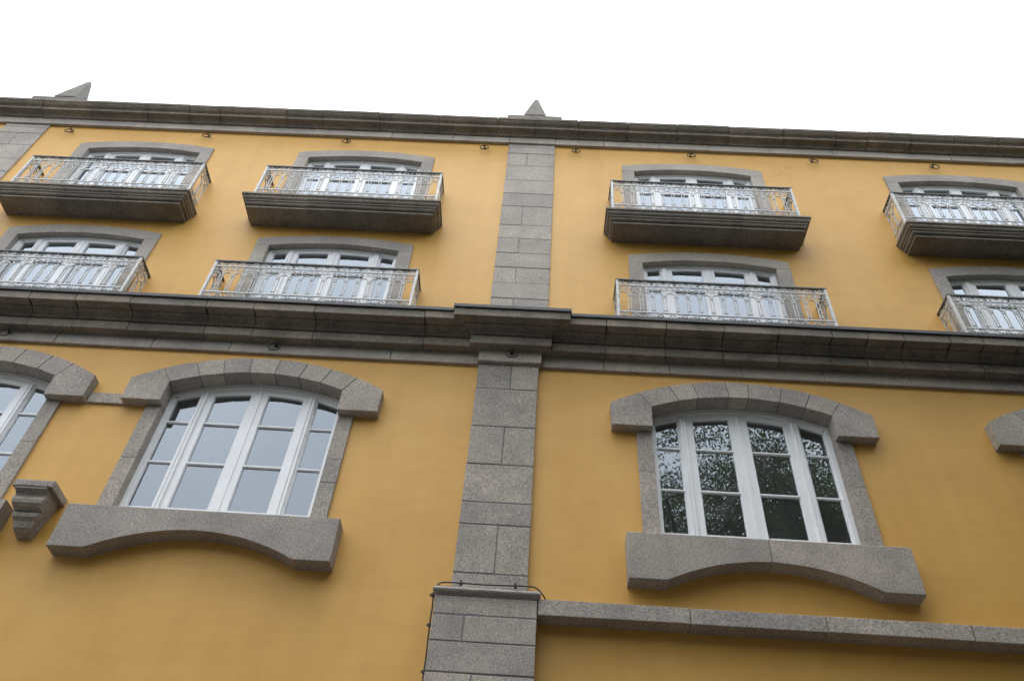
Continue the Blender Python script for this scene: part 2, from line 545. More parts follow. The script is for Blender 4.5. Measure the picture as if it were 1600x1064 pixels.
# ---- cornice between the storeys
mid = empty('middle_cornice', parent=B)
mid['label'] = 'deep dark granite cornice between lower and upper storeys'
def midprof(o=0.0):
    cove = [(0.312 - 0.1 * math.sin(t * math.pi / 12) + o, 11.682 - 0.108 * (1 - math.cos(t * math.pi / 12))) for t in range(7)]
    return [(0.50 + o, 11.862), (0.50 + o, 11.70), (0.494 + o, 11.694), (0.47 + o, 11.694), (0.468 + o, 11.706), (0.33 + o, 11.706), (0.328 + o, 11.684)] + cove + \
           [(0.21 + o, 11.568), (0.15 + o, 11.562), (0.15 + o, 11.53), (0.208 + o, 11.522), (0.213 + o, 11.514), (0.21 + o, 11.356), (0.203 + o, 11.35)]
MJ = [-17, -15.6, -14.2, -12.9, -11.7, -10.6, -9.5, -8.636, -7.848, -6.912, -5.611, -4.802, -3.782, -1.936, -0.99]
MJR = [0.02, 1.07, 2.05, 2.989, 3.88, 4.737, 5.313, 5.897, 6.633, 7.163, 7.722, 8.6, 9.5, 10.6, 11.9, 13.3, 15, 17]
for js in (MJ, MJR):
    for a, c in zip(js, js[1:]):
        moulding('cornice_block', midprof(), a + 0.006, c - 0.006, mid, M_CORN, jit=0.004)
moulding('cornice_block', midprof(0.1), -1.0, 0.03, mid, M_CORN, 1, 1, 0.16)
for a, c, off in ((-17, -0.99, 0.0), (0.02, 17, 0.0)):
    moulding('mortar', [(0.46, 11.855), (0.46, 11.74), (0.28, 11.74), (0.13, 11.62), (0.13, 11.4)], a, c, mid, M_LEAD, jit=0)
FJ = [-17, -15, -13, -11.2, -9.6, -8.1, -6.45, -5.15, -2.45, -1.004]
FJR = [0.034, 1.05, 2.12, 3.3, 4.62, 6.0, 7.3, 8.8, 10.4, 12, 14, 17]
for js in (FJ, FJR):
    for a, c in zip(js, js[1:]):
        stone('frieze_block', rect(a + 0.004, c - 0.004, 11.11, 11.43), 0.06, mid, M_GRAN)
stone('frieze_block', rect(-1.0, 0.03, 11.10, 11.43), 0.16, mid, M_GRAN)
for a, c, d in ((-17, -1.463, 0.535), (-1.460, 0.49, 0.635), (0.493, 17, 0.535)):
    bm = bmesh.new(); add_box(bm, a, c, -d, 0.0, 11.865, 11.93)
    bm_obj('flashing', bm, M_LEAD, mid)

# ---- roof cornice
top = empty('roof_cornice', parent=B)
top['label'] = 'dark moulded granite cornice along the roof edge'
cove = [(0.275 - 0.155 * math.sin(t * math.pi / 12), 18.475 - 0.075 * (1 - math.cos(t * math.pi / 12))) for t in range(7)]
TP = [(0.40, 18.72), (0.405, 18.70), (0.40, 18.645), (0.385, 18.638), (0.36, 18.60), (0.33, 18.572), (0.30, 18.56), (0.30, 18.545),
      (0.285, 18.54), (0.28, 18.49)] + cove + [(0.115, 18.398), (0.10, 18.392)]
TJ = [-17, -15.8, -14.4, -13.1, -11.746, -10.593, -9.281, -8.316, -7.59, -6.056, -5.204, -3.916, -2.546, -1.212, -0.374, 0.62, 1.739,
      2.854, 3.993, 5.198, 6.384, 7.074, 8.028, 8.979, 9.941, 11, 12.3, 13.6, 15.2, 17]
for a, c in zip(TJ, TJ[1:]):
    moulding('cornice_block', TP, a + 0.006, c - 0.006, top, M_CORN, jit=0.006)
moulding('mortar', [(0.37, 18.70), (0.37, 18.67), (0.27, 18.61), (0.24, 18.52), (0.085, 18.46), (0.085, 18.42)], -17, 17, top, M_LEAD, jit=0)
FT = [-17, -15, -13.4, -11.5, -9.55, -7.95, -6.7, -5.4, -3.6, -2.2, -0.925, 0.12, 1.2, 2.45, 3.55, 4.9, 6.3, 7.5, 8.9, 10.3, 11.8, 13.5, 15, 17]
for a, c in zip(FT, FT[1:]):
    stone('frieze_block', rect(a + 0.003, c - 0.003, 18.175, 18.46), 0.075, top, M_GRAN_UP)

def obelisk(cx, label):
    part = empty('obelisk', parent=B)
    part['label'] = label
    stone('plinth', rect(cx - 0.625, cx + 0.625, 18.70, 19.03), 0.3, part, M_LICH, back=0.5)
    bm = bmesh.new()
    add_box(bm, cx - 0.2, cx + 0.2, -0.16, 0.26, 19.03, 19.24)
    bm_obj('foot', bm, M_LICH, part)
    bm = bmesh.new()
    r = []
    for h, z in ((0.255, 19.24), (0.255, 19.27), (0.04, 20.42), (0.03, 20.44)):
        r.append([bm.verts.new((cx + sx * h, 0.05 + sy * h, z)) for sx, sy in ((-1, -1), (1, -1), (1, 1), (-1, 1))])
    bm.faces.new(r[0][::-1]); bm.faces.new(r[-1])
    for a, c in zip(r, r[1:]):
        for i in range(4):
            j = (i + 1) % 4
            bm.faces.new((a[i], a[j], c[j], c[i]))
    bm_obj('spire', bm, M_LICH, part)
obelisk(-0.39, 'small granite obelisk on the roof edge above the middle pilaster')
obelisk(-11.6, 'small granite obelisk on the roof edge at the upper left')

# ---- windows
def window(cx, zb, crown, Rr, half, sp, cp, post, transoms, rec, label, bottom, hk=1.0):
    """arched four-light window; sp/cp: side and centre pane x ranges; rec: depth of the frame behind the wall face"""
    Wn = empty('window', (cx, 0, 0), B)
    Wn['label'] = label
    az = lambda x, off=0.0: crown - Rr + math.sqrt(Rr * Rr - x * x) - off
    def arcpts(xa, xb, off, n=8):
        return [(xa + (xb - xa) * i / n, az(xa + (xb - xa) * i / n, off)) for i in range(n + 1)]
    fw = 0.065
    # outer frame: jambs, sill rail and arched head, a stepped lip on its inner edge
    bm = bmesh.new()
    for s in (-1, 1):
        a, c = sorted((s * half, s * (half - fw)))
        add_prism(bm, [(a, zb), (c, zb), (c, az(c, 0.02)), (a, az(a, 0.02))], rec, rec + 0.16)
        a, c = sorted((s * (half - fw), s * (half - fw - 0.02)))
        add_prism(bm, [(a, zb), (c, zb), (c, az(c, 0.03)), (a, az(a, 0.03))], rec + 0.022, rec + 0.15)
    add_prism(bm, arcpts(-half, half, 0.0, 16) + arcpts(half, -half, 0.075 * hk, 16), rec + 0.001, rec + 0.161)
    add_prism(bm, arcpts(-half + fw, half - fw, 0.074 * hk, 16) + arcpts(half - fw, -half + fw, 0.115 * hk, 16), rec + 0.022, rec + 0.152)
    add_prism(bm, rect(-half + fw, half - fw, zb, zb + bottom * 0.45), rec + 0.012, rec + 0.153)
    bm_obj('frame', bm, M_WHITE, Wn)
    # posts
    for s in (-1, 1):
        bm = bmesh.new()
        a, c = sorted((s * post[0], s * post[1]))
        add_prism(bm, [(a, zb + 0.01), (c, zb + 0.01), (c, az(c, 0.11 * hk)), (a, az(a, 0.11 * hk))], rec + 0.008, rec + 0.154)
        w = (c - a)
        for u in (0.12, 0.62):
            add_prism(bm, [(a + w * u, zb + 0.02), (a + w * (u + 0.26), zb + 0.02), (a + w * (u + 0.26), az(a + w * (u + 0.26), 0.12 * hk)),
                           (a + w * u, az(a + w * u, 0.12 * hk))], rec - 0.008, rec + 0.02)
        bm_obj('mullion', bm, M_WHITE, Wn)
    # sashes
    gy = rec + 0.062
    def sash(name, xa, xb, pa, pb, top_off, depth):
        bm = bmesh.new()
        zt = lambda x: az(x, 0.112 * hk)
        pt = lambda x: az(x, top_off * hk)
        add_prism(bm, [(xa, zb + 0.03), (pa, zb + 0.03), (pa, zt(pa)), (xa, zt(xa))], depth, depth + 0.09)
        add_prism(bm, [(pb, zb + 0.03), (xb, zb + 0.03), (xb, zt(xb)), (pb, zt(pb))], depth, depth + 0.09)
        add_prism(bm, rect(pa, pb, zb + 0.03, zb + bottom), depth + 0.001, depth + 0.089)
        n = 6
        lo = [(pa + (pb - pa) * i / n, pt(pa + (pb - pa) * i / n)) for i in range(n + 1)]
        hi = [(pb + (pa - pb) * i / n, zt(pb + (pa - pb) * i / n)) for i in range(n + 1)]
        add_prism(bm, lo + hi, depth + 0.001, depth + 0.089)
        # glazing bead
        bd = 0.012
        add_prism(bm, rect(pa, pa + bd, zb + bottom, pt(pa) - 0.002), depth + 0.02, depth + 0.08)
        add_prism(bm, rect(pb - bd, pb, zb + bottom, pt(pb) - 0.002), depth + 0.02, depth + 0.08)
        bm_obj(name, bm, M_WHITE, Wn)
        zcuts = [zb + bottom] + list(transoms)
        for z in transoms:
            bm = bmesh.new()
            add_prism(bm, rect(pa + 0.002, pb - 0.002, z - 0.022, z + 0.022), depth + 0.014, depth + 0.088)
            add_prism(bm, rect(pa + 0.002, pb - 0.002, z - 0.012, z + 0.012), depth + 0.002, depth + 0.02)
            bm_obj('muntin', bm, M_WHITE, Wn)
        for k, z0 in enumerate(zcuts):
            bm = bmesh.new()
            tw = random.uniform(-0.0005, 0.0005); tv = random.uniform(-0.0005, 0.0005)
            if k < len(zcuts) - 1:
                poly = rect(pa, pb, z0, zcuts[k + 1])
            else:
                poly = [(pa, z0), (pb, z0)] + [(pb + (pa - pb) * i / n, pt(pb + (pa - pb) * i / n) + 0.004) for i in range(n + 1)]
            mx_, mz_ = (pa + pb) / 2, z0 + 0.35
            vs = [bm.verts.new((x, gy + (x - mx_) * tw * 3 + (z - mz_) * tv * 3, z)) for x, z in poly]
            bm.faces.new(vs)
            bm_obj('pane', bm, M_GLASS, Wn, recalc=False)
    for s in (-1, 1):
        a, c = sorted((s * post[1], s * (half - fw - 0.018)))
        p0, p1 = sorted((s * sp[0], s * sp[1]))
        sash('side_sash', a, c, p0, p1, 0.15, rec + 0.03)
        a, c = sorted((s * 0.004, s * post[0]))
        p0, p1 = sorted((s * cp[0], s * cp[1]))
        sash('casement', a, c, p0, p1, 0.205, rec + 0.024)
    bm = bmesh.new()                                      # cover strip where the casements meet
    add_box(bm, -0.018, 0.03, rec + 0.012, rec + 0.03, zb + 0.04, az(0, 0.118 * hk))
    bm_obj('cover_strip', bm, M_WHITE, Wn)
    return Wn

LO_LAB = ['arched window cut off by the left edge of the picture', 'big arched window at lower left reflecting pale sky',
          'big arched window at lower right reflecting dark trees', 'arched window beyond the right edge of the picture']
UP_LAB = ['first from the left', 'second from the left', 'third from the left', 'last on the right']

def arcf(crown, Rr):
    return lambda x: crown - Rr + math.sqrt(Rr * Rr - x * x)

def lower_surround(i):
    cx, zs = LO_X[i], LO_SILL[i]
    S = empty('window_surround', (cx, 0, 0), B)
    S['label'] = ['granite arch surround at the left edge', 'granite arch surround of the sky-reflecting window',
                  'granite arch surround of the tree-reflecting window', 'granite arch end at the right edge'][i]
    ao, ai = arcf(10.868, 3.97), arcf(10.55, 3.49)
    d = 0.17
    # springers
    for s in (-1, 1):
        xo, xi = 1.56, 1.372
        pts = [(1.375, 9.872), (1.99, 9.872), (2.0, 10.32), (1.78, 10.44), (xo, ao(xo)), (xi, ai(xi))]
        pts = [(s * x, z) for x, z in pts]
        stone('springer', pts if s > 0 else pts[::-1], d, S, M_GRAN, back=0.11)
    # voussoirs, joints on the radii
    no = 7
    fo = [-1.56 + 3.12 * k / no for k in range(no + 1)]
    fi = [-1.372 + 2.744 * k / no for k in range(no + 1)]
    for k in range(1, no):
        j = random.uniform(-0.05, 0.05); fo[k] += j; fi[k] += j
    for k in range(no):
        g = 0.006
        oa, ob, ia, ib = fo[k] + g, fo[k + 1] - g, fi[k] + g, fi[k + 1] - g
        n = 4
        pts = [(ia + (ib - ia) * t / n, ai(ia + (ib - ia) * t / n)) for t in range(n + 1)] + \
              [(ob + (oa - ob) * t / n, ao(ob + (oa - ob) * t / n)) for t in range(n + 1)]
        stone('voussoir', pts, d, S, M_GRAN, back=0.11, jit=0.0025)
    # mortar core behind the joints
    bm = bmesh.new()
    n = 16
    pts = [(-1.38 + 2.76 * t / n, arcf(10.562, 3.49)(-1.38 + 2.76 * t / n)) for t in range(n + 1)] + \
          [(1.55 - 3.1 * t / n, arcf(10.856, 3.97)(1.55 - 3.1 * t / n)) for t in range(n + 1)]
    add_prism(bm, pts, -d + 0.01, 0.1)
    bm_obj('mortar', bm, M_MORTAR, S)
    # jambs
    cuts = {-1: [zs, 8.85 if i != 2 else 9.1, 9.87], 1: [zs, 8.6, 9.02, 9.87] if i == 1 else [zs, 9.03, 9.87]}
    for s in (-1, 1):
        for a, c in zip(cuts[s], cuts[s][1:]):
            x0, x1 = sorted((s * 1.378, s * 1.612))
            stone('jamb', rect(x0, x1, a + 0.002, c - 0.004), 0.045, S, M_GRAN, back=0.11)
    # sill with its underside cut to an arc
    zb = 7.215 if i < 2 else 7.24
    rise = 0.345
    Rs = (1.37 ** 2 + rise ** 2) / (2 * rise)
    lo = lambda x: zb + rise - Rs + math.sqrt(Rs * Rs - x * x)
    halves = [(-1.86, 1.86)] if i in (0, 1) else [(-1.86, 0.0), (0.006, 1.86)]
    for a, c in halves:
        pts = []
        if a < -1.8:
            pts += [(a, zb)]
        arcx = [max(a, -1.37) + (min(c, 1.37) - max(a, -1.37)) * t / 14 for t in range(15)]
        pts += [(x, lo(x)) for x in arcx]
        if c > 1.8:
            pts += [(c, zb)]
        pts += [(c, zs), (a, zs)]
        stone('sill', pts, 0.25, S, M_GRAN, back=0.1, bev=0.012, jit=0.002)

for i in range(4):
    lower_surround(i)
    window(LO_X[i], LO_SILL[i] + 0.003, 10.548, 3.49, 1.376, (0.938, 1.297), (0.135, 0.712), (0.812, 0.918),
           (8.94, 9.71), 0.105, LO_LAB[i], 0.27)
# bent wire left on the right sill
bm = bmesh.new()
add_tube(bm, [(3.17, -0.2, 7.92), (3.17, -0.2, 8.0), (3.18, -0.2, 8.035), (3.2, -0.205, 8.045), (3.215, -0.21, 8.03)], 0.008, 5)
bm_obj('wire_hook', bm, M_IRON, B)

def upper_surround(cx, zf, crown, lab):
    S = empty('window_surround', (cx, 0, 0), B)
    S['label'] = lab
    ai, ao = arcf(crown, 5.85), arcf(crown + 0.235, 7.16)
    n = 12
    spring = ai(1.25)
    pts = [(-1.505, spring), (-1.25, spring)] + [(-1.25 + 2.5 * t / n, ai(-1.25 + 2.5 * t / n)) for t in range(1, n)] + \
          [(1.25, spring), (1.505, spring)] + [(1.505 - 3.01 * t / n, ao(1.505 - 3.01 * t / n)) for t in range(n + 1)]
    stone('lintel', pts, 0.036, S, M_GRAN_UP, back=0.21, bev=0.006)
    for s in (-1, 1):
        zz = [spring, spring - 0.95 + random.uniform(-.1, .1), zf]
        for a, c in zip(zz, zz[1:]):
            x0, x1 = sorted((s * 1.25, s * 1.505))
            stone('jamb', rect(x0, x1, c + 0.003, a - 0.003), 0.036, S, M_GRAN_UP, back=0.21, bev=0.006)

for r, (zf, crown) in enumerate(UP_Z):
    row = ('third storey', 'top storey')[r]
    for i, cx in enumerate(UP_X):
        upper_surround(cx, zf, crown, 'low-arched granite surround, %s, %s' % (row, UP_LAB[i]))
        window(cx, zf, crown - 0.003, 5.85, 1.248, (0.905, 1.155), (0.11, 0.685), (0.78, 0.875),
               (crown - 1.47, crown - 0.735), 0.085, 'french window on the %s, %s' % (row, UP_LAB[i]), 0.16, 0.62)

# ---- balcony slabs of the top storey
SP = [(0.585, 15.0), (0.585, 14.955), (0.562, 14.95), (0.56, 14.925), (0.552, 14.885), (0.53, 14.862), (0.518, 14.858), (0.518, 14.822),
      (0.497, 14.818), (0.495, 14.795), (0.485, 14.768), (0.462, 14.752), (0.43, 14.75), (0.43, 14.728), (0.45, 14.724), (0.45, 14.688), (0.445, 14.683)]
for i, cx in enumerate((-8.95, -4.01, 3.08, 8.77)):
    S = empty('balcony_slab', parent=B)
    S['label'] = 'moulded granite balcony slab, top storey, ' + UP_LAB[i]
    h = 1.945
    e = cx - h, cx - 0.645, cx + 0.63, cx + h
    moulding('stone', SP, e[0], e[1] - 0.003, S, M_CORN, 1, 0, 0.58)
    moulding('stone', SP, e[1] + 0.003, e[2] - 0.003, S, M_CORN, 0, 0, 0.58)
    moulding('stone', SP, e[2] + 0.003, e[3], S, M_CORN, 0, 1, 0.58)

# ---- iron railings
P = 0.2
def bay_mesh():
    bm = bmesh.new()
    g = 0.024                                             # half gap of the paired bars
    xr = P / 2 - g
    r = 0.0102
    zb, za, zt = 0.2, 0.655, 0.9
    for s in (-1, 1):
        add_tube(bm, [(s * xr, 0, zb), (s * xr, 0, za)], r, 4)
    n = 10
    add_tube(bm, [(xr * math.cos(math.pi * t / n), 0, za + xr * math.sin(math.pi * t / n)) for t in range(n + 1)], r * 1.15, 4)
    # collars across each pair
    for z in (0.27, 0.62):
        for s in (-1, 1):
            x0, x1 = sorted((s * (xr - 0.012), s * (P / 2 - 0.001)))
            add_box(bm, x0, x1, -0.01, 0.01, z - 0.009, z + 0.009)
    # pair of scrolls over the arch
    for s in (-1, 1):
        pts = []
        for t in range(15):
            a = math.pi * (1.15 - 2.3 * t / 14 * 1.15)
            rr = 0.047 - 0.028 * t / 14
            pts.append((s * (0.05 - rr * math.cos(a)), 0, 0.808 + rr * math.sin(a) * 0.95))
        add_tube(bm, pts, r * 0.78, 4)
    for s in (-1, 1):
        add_tube(bm, [(s * (P / 2 - 0.0005), 0, 0.66), (s * (P / 2 - 0.0005), 0, 0.9)], r * 0.8, 4)
    bmesh.ops.recalc_face_normals(bm, faces=bm.faces[:])
    me = bpy.data.meshes.new('arched_bars'); bm.to_mesh(me); bm.free()
    me.materials.append(M_SCROLL)
    return me
def border_mesh():
    bm = bmesh.new()
    n = 8
    add_tube(bm, [(-0.085 + 0.17 * t / n, 0, 0.065 + 0.105 * math.sin(math.pi * t / n)) for t in range(n + 1)], 0.01, 4)
    for s in (-1, 1):
        pts = []
        for t in range(9):
            a = math.pi * 1.6 * t / 8
            rr = 0.032 - 0.016 * t / 8
            pts.append((s * (0.04 - rr * math.cos(a)), 0, 0.1 + rr * math.sin(a)))
        add_tube(bm, pts, 0.0065, 4)
    bmesh.ops.recalc_face_normals(bm, faces=bm.faces[:])
    me = bpy.data.meshes.new('border_scroll'); bm.to_mesh(me); bm.free()
    me.materials.append(M_SCROLL)
    return me
def frieze_mesh():
    """two bays wide: a star in the middle, hooked key scrolls either side"""
    bm = bmesh.new()
    z0, z1 = 0.915, 1.005
    zc = 0.957
    for a in range(4):
        an = math.pi * a / 4
        dx, dz = 0.04 * math.cos(an), 0.04 * math.sin(an)
        add_tube(bm, [(-dx, 0, zc - dz), (dx, 0, zc + dz)], 0.009, 4)
    add_tube(bm, [(0, 0, 0.9), (0, 0, 1.02)], 0.009, 4)
    for s in (-1, 1):
        pts = [(0.045, z0), (0.15, z0), (0.168, z0 + 0.018), (0.168, z1 - 0.022), (0.15, z1 - 0.006), (0.09, z1 - 0.006), (0.075, z1 - 0.02),
               (0.075, zc), (0.088, zc - 0.008), (0.125, zc - 0.008)]
        add_tube(bm, [(s * x, 0, z) for x, z in pts], 0.0105, 4)
        add_tube(bm, [(s * 0.168, 0, zc + 0.01), (s * 0.2, 0, zc + 0.01)], 0.009, 4)
    bmesh.ops.recalc_face_normals(bm, faces=bm.faces[:])
    me = bpy.data.meshes.new('frieze_scroll'); bm.to_mesh(me); bm.free()
    me.materials.append(M_SCROLL)
    return me
ME_BAY, ME_BORD, ME_FRZ = bay_mesh(), border_mesh(), frieze_mesh()

def railing(cx, zf, d, label):
    T = empty('railing', (cx, 0, zf), B)
    T['label'] = label
    h = 1.8
    bm = bmesh.new()                                      # handrail round three sides, a flat bar
    add_box(bm, -h - 0.025, h + 0.025, -d - 0.028, -d + 0.028, 1.02, 1.045)
    for s in (-1, 1):
        x0, x1 = sorted((s * (h - 0.026), s * (h + 0.026)))
        add_box(bm, x0, x1, -d + 0.029, 0.03, 1.0205, 1.0455)
    bm_obj('handrail', bm, M_HAND, T)
    for z, hh in ((0.9, 0.012), (0.2, 0.012), (0.045, 0.014)):
        bm = bmesh.new()
        add_box(bm, -h + 0.02, h - 0.02, -d - 0.011, -d + 0.011, z - hh, z + hh)
        for s in (-1, 1):
            x0, x1 = sorted((s * (h - 0.011), s * (h + 0.011)))
            add_box(bm, x0, x1, -d + 0.02, 0.04, z - hh, z + hh)
        bm_obj('cross_rail', bm, M_RAIL, T)
    for s in (-1, 1):
        bm = bmesh.new()
        x0, x1 = s * h - 0.02, s * h + 0.02
        add_box(bm, x0, x1, -d - 0.02, -d + 0.02, -0.06, 1.02)
        bm_obj('corner_post', bm, M_RAIL, T)
    for k in range(18):
        x = -h + P * (k + 0.5)
        link('arched_bars', ME_BAY, parent=T, loc=(x, -d, 0))
        link('border_scroll', ME_BORD, parent=T, loc=(x, -d, 0))
    for k in range(9):
        link('frieze_scroll', ME_FRZ, parent=T, loc=(-h + 2 * P * (k + 0.5), -d, 0))
    for s in (-1, 1):
        for k in range(2):
            y = -d + 0.025 + P * (k + 0.5)
            for nm, me in (('arched_bars', ME_BAY), ('border_scroll', ME_BORD)):
                o = link(nm, me, parent=T, loc=(s * h, y, 0)); o.rotation_euler.z = math.pi / 2
        o = link('frieze_scroll', ME_FRZ, parent=T, loc=(s * h, -d + 0.025 + P, 0)); o.rotation_euler.z = math.pi / 2
    return T
RX = [(-9.0, -4.03, 3.085, 8.8), (-8.92, -3.99, 3.08, 8.69)]
for r, zf in enumerate((11.935, 15.115)):
    row = ('standing on the middle cornice', 'on the top storey balcony')[r]
    for i in range(4):
        railing(RX[r][i], zf, 0.45, 'pale wrought iron railing %s, %s' % (row, UP_LAB[i]))
# raised stone threshold on which the top railings stand
for i, cx in enumerate((-8.95, -4.01, 3.08, 8.77)):
    bm = bmesh.new(); add_box(bm, cx - 1.85, cx + 1.85, -0.49, -0.001, 15.001, 15.075)
    bm_obj('balcony_floor', bm, M_CORN, B)

# ---- corbel between the left windows
K = empty('corbel', (-6.75, 0, 0), B)
K['label'] = 'carved granite corbel sticking out between the two left windows'
stone('corbel_slab', rect(-0.275, 0.275, 7.97, 8.075), 0.45, K, M_GRAN, back=0.05, bev=0.014)
side = [(0.02, 7.968), (-0.44, 7.968), (-0.44, 7.945), (-0.40, 7.93), (-0.365, 7.905), (-0.355, 7.875), (-0.37, 7.845), (-0.385, 7.805), (-0.375, 7.76),
        (-0.335, 7.725), (-0.28, 7.71), (-0.245, 7.70), (-0.24, 7.685), (-0.265, 7.672), (-0.28, 7.645), (-0.27, 7.61), (-0.235, 7.597), (-0.215, 7.58),
        (-0.21, 7.545), (-0.18, 7.49), (-0.12, 7.45), (-0.04, 7.425), (0.02, 7.42)]
bm = bmesh.new()
hw = lambda z: 0.115 + 0.115 * max(0.0, min(1.0, (z - 7.44) / 0.4)) ** 0.8
a = [bm.verts.new((-hw(z), y, z)) for y, z in side]
c = [bm.verts.new((hw(z) - 0.02, y, z)) for y, z in side]
bm.faces.new(a); bm.faces.new(c[::-1])
for i in range(len(side)):
    j = (i + 1) % len(side)
    bm.faces.new((a[i], a[j], c[j], c[i]))
bm_obj('corbel_bracket', bm, M_GRAN, K)

# ------------------------------------------------------------------ iron rings on the wall
def ring_mesh(r):
    bm = bmesh.new()
    n = 20
    add_tube(bm, [(r * math.sin(2 * math.pi * t / n), 0, -r + r * math.cos(2 * math.pi * t / n)) for t in range(n)], 0.011, 6, closed=True)
    bmesh.ops.recalc_face_normals(bm, faces=bm.faces[:])
    me = bpy.data.meshes.new('ring'); bm.to_mesh(me); bm.free()
    for p_ in me.polygons: p_.use_smooth = True
    me.materials.append(M_IRON)
    return me
def peg_mesh(length):
    bm = bmesh.new()
    add_tube(bm, [(0, length + 0.02, 0.0), (0, 0.0, 0.0), (0, -0.022, 0.0), (0, -0.03, 0.022)], 0.013, 6)
    add_tube(bm, [(0, length, 0.0), (0, length - 0.012, 0.0)], 0.03, 8)
    bmesh.ops.recalc_face_normals(bm, faces=bm.faces[:])
    me = bpy.data.meshes.new('peg'); bm.to_mesh(me); bm.free()
    me.materials.append(M_IRON)
    return me
ME_RING, ME_PEG = ring_mesh(0.095), peg_mesh(0.06)
def iron_ring(x, wall_d, z, label, group, tilt):
    o = empty('iron_ring', (x, -wall_d, z))
    o['label'] = label; o['category'] = 'iron ring'; o['group'] = group
    q = link('ring', ME_RING, parent=o, loc=(0, -0.06, 0.008)); q.rotation_euler = (math.radians(-8 - 5 * tilt), 0, math.radians(4 * tilt))
    link('peg', ME_PEG, parent=o, loc=(0, -0.06, 0))
TOPR = [(-10.92, 17.97, 'black iron ring beside the upper left pilaster, under the roof cornice'),
        (-7.76, 18.0, 'black iron ring at the right of the first top storey window'),
        (-4.58, 18.02, 'black iron ring above the second top storey window'),
        (-1.465, 18.0, 'black iron ring just left of the middle upper pilaster'),
        (0.578, 18.0, 'black iron ring just right of the middle upper pilaster'),
        (3.13, 18.01, 'black iron ring above the third top storey window'),
        (5.81, 18.0, 'black iron ring between the third and last top storey windows'),
        (8.43, 17.98, 'black iron ring above the last top storey window on the right')]
for x, z, lab in TOPR:
    iron_ring(x, 0.0, z, lab, 'iron rings under the roof cornice', random.uniform(-1, 1))
for x, d, z, lab in ((-8.92, 0.06, 11.29, 'black iron ring on the cornice frieze at the left edge'),
                     (-4.38, 0.06, 11.28, 'black iron ring on the cornice frieze above the sky-reflecting arched window'),
                     (-0.462, 0.16, 11.28, 'black iron ring on the frieze block atop the lower pilaster')):
    iron_ring(x, d, z, lab, 'iron rings on the middle cornice', random.uniform(-1, 1))

# ------------------------------------------------------------------ cable on the pilaster base
cab = empty('power_cable', (-1.17, -0.2, 5.8))
cab['label'] = 'black cable clipped up the side and over the cap of the granite pilaster base'
cab['category'] = 'cable'
path = [(-1.172, -0.15, 2.0), (-1.17, -0.15, 5.2), (-1.172, -0.15, 5.802), (-1.17, -0.15, 6.0), (-1.18, -0.152, 6.46), (-1.178, -0.155, 6.7),
        (-1.19, -0.16, 6.886), (-1.17, -0.2, 6.955), (-1.12, -0.255, 6.995), (-1.04, -0.262, 7.012), (-0.9, -0.262, 7.016), (-0.589, -0.26, 7.012),
        (-0.3, -0.26, 7.02), (-0.17, -0.262, 7.022), (-0.02, -0.25, 7.03), (0.06, -0.24, 7.035), (0.13, -0.235, 7.0), (0.185, -0.22, 6.94),
        (0.235, -0.19, 6.875), (0.26, -0.15, 6.872), (0.5, -0.02, 6.885), (6.0, -0.02, 6.885)]
off = Vector(cab.location)
def smooth_path(ps, n=5):
    out = []
    for i in range(len(ps) - 1):
        p0, p1, p2, p3 = (Vector(ps[max(i - 1, 0)]), Vector(ps[i]), Vector(ps[i + 1]), Vector(ps[min(i + 2, len(ps) - 1)]))
        L_ = (p2 - p1).length
        k = n if L_ < 0.6 else 1
        for t in range(k):
            u = t / k
            if k == 1:
                out.append(p1)
            else:
                out.append(0.5 * ((2 * p1) + (p2 - p0 if (p1 - p0).length < 0.7 and (p3 - p2).length < 0.7 else (p2 - p1) * 1) * u
                           + (2 * p0 - 5 * p1 + 4 * p2 - p3) * u * u * 0 + ((p2 - p1) * 2 - (p2 - p0 if (p1 - p0).length < 0.7 and (p3 - p2).length < 0.7 else (p2 - p1) * 1)) * u * u))
    out.append(Vector(ps[-1]))
    return out
bm = bmesh.new()
add_tube(bm, [v - off for v in smooth_path(path)], 0.0095, 8)
bm_obj('cable', bm, M_CABLE, cab, smooth=True)
for x, y, z, s in ((-0.848, -0.262, 7.018, 0), (-0.164, -0.262, 7.022, 0), (-1.195, -0.158, 6.886, 1), (-1.18, -0.152, 6.488, 1), (-1.17, -0.15, 5.904, 1)):
    bm = bmesh.new()
    if s == 0:
        add_box(bm, -0.016, 0.016, -0.017, 0.03, -0.024, 0.02)
        add_box(bm, -0.007, 0.007, -0.024, -0.0171, -0.012, 0.03)
    else:
        add_box(bm, -0.022, 0.024, -0.016, 0.016, -0.018, 0.018)
        add_box(bm, -0.04, -0.0221, -0.008, 0.008, -0.008, 0.008)
    bm_obj('clip', bm, M_CABLE, cab, loc=Vector((x, y, z)) - off)

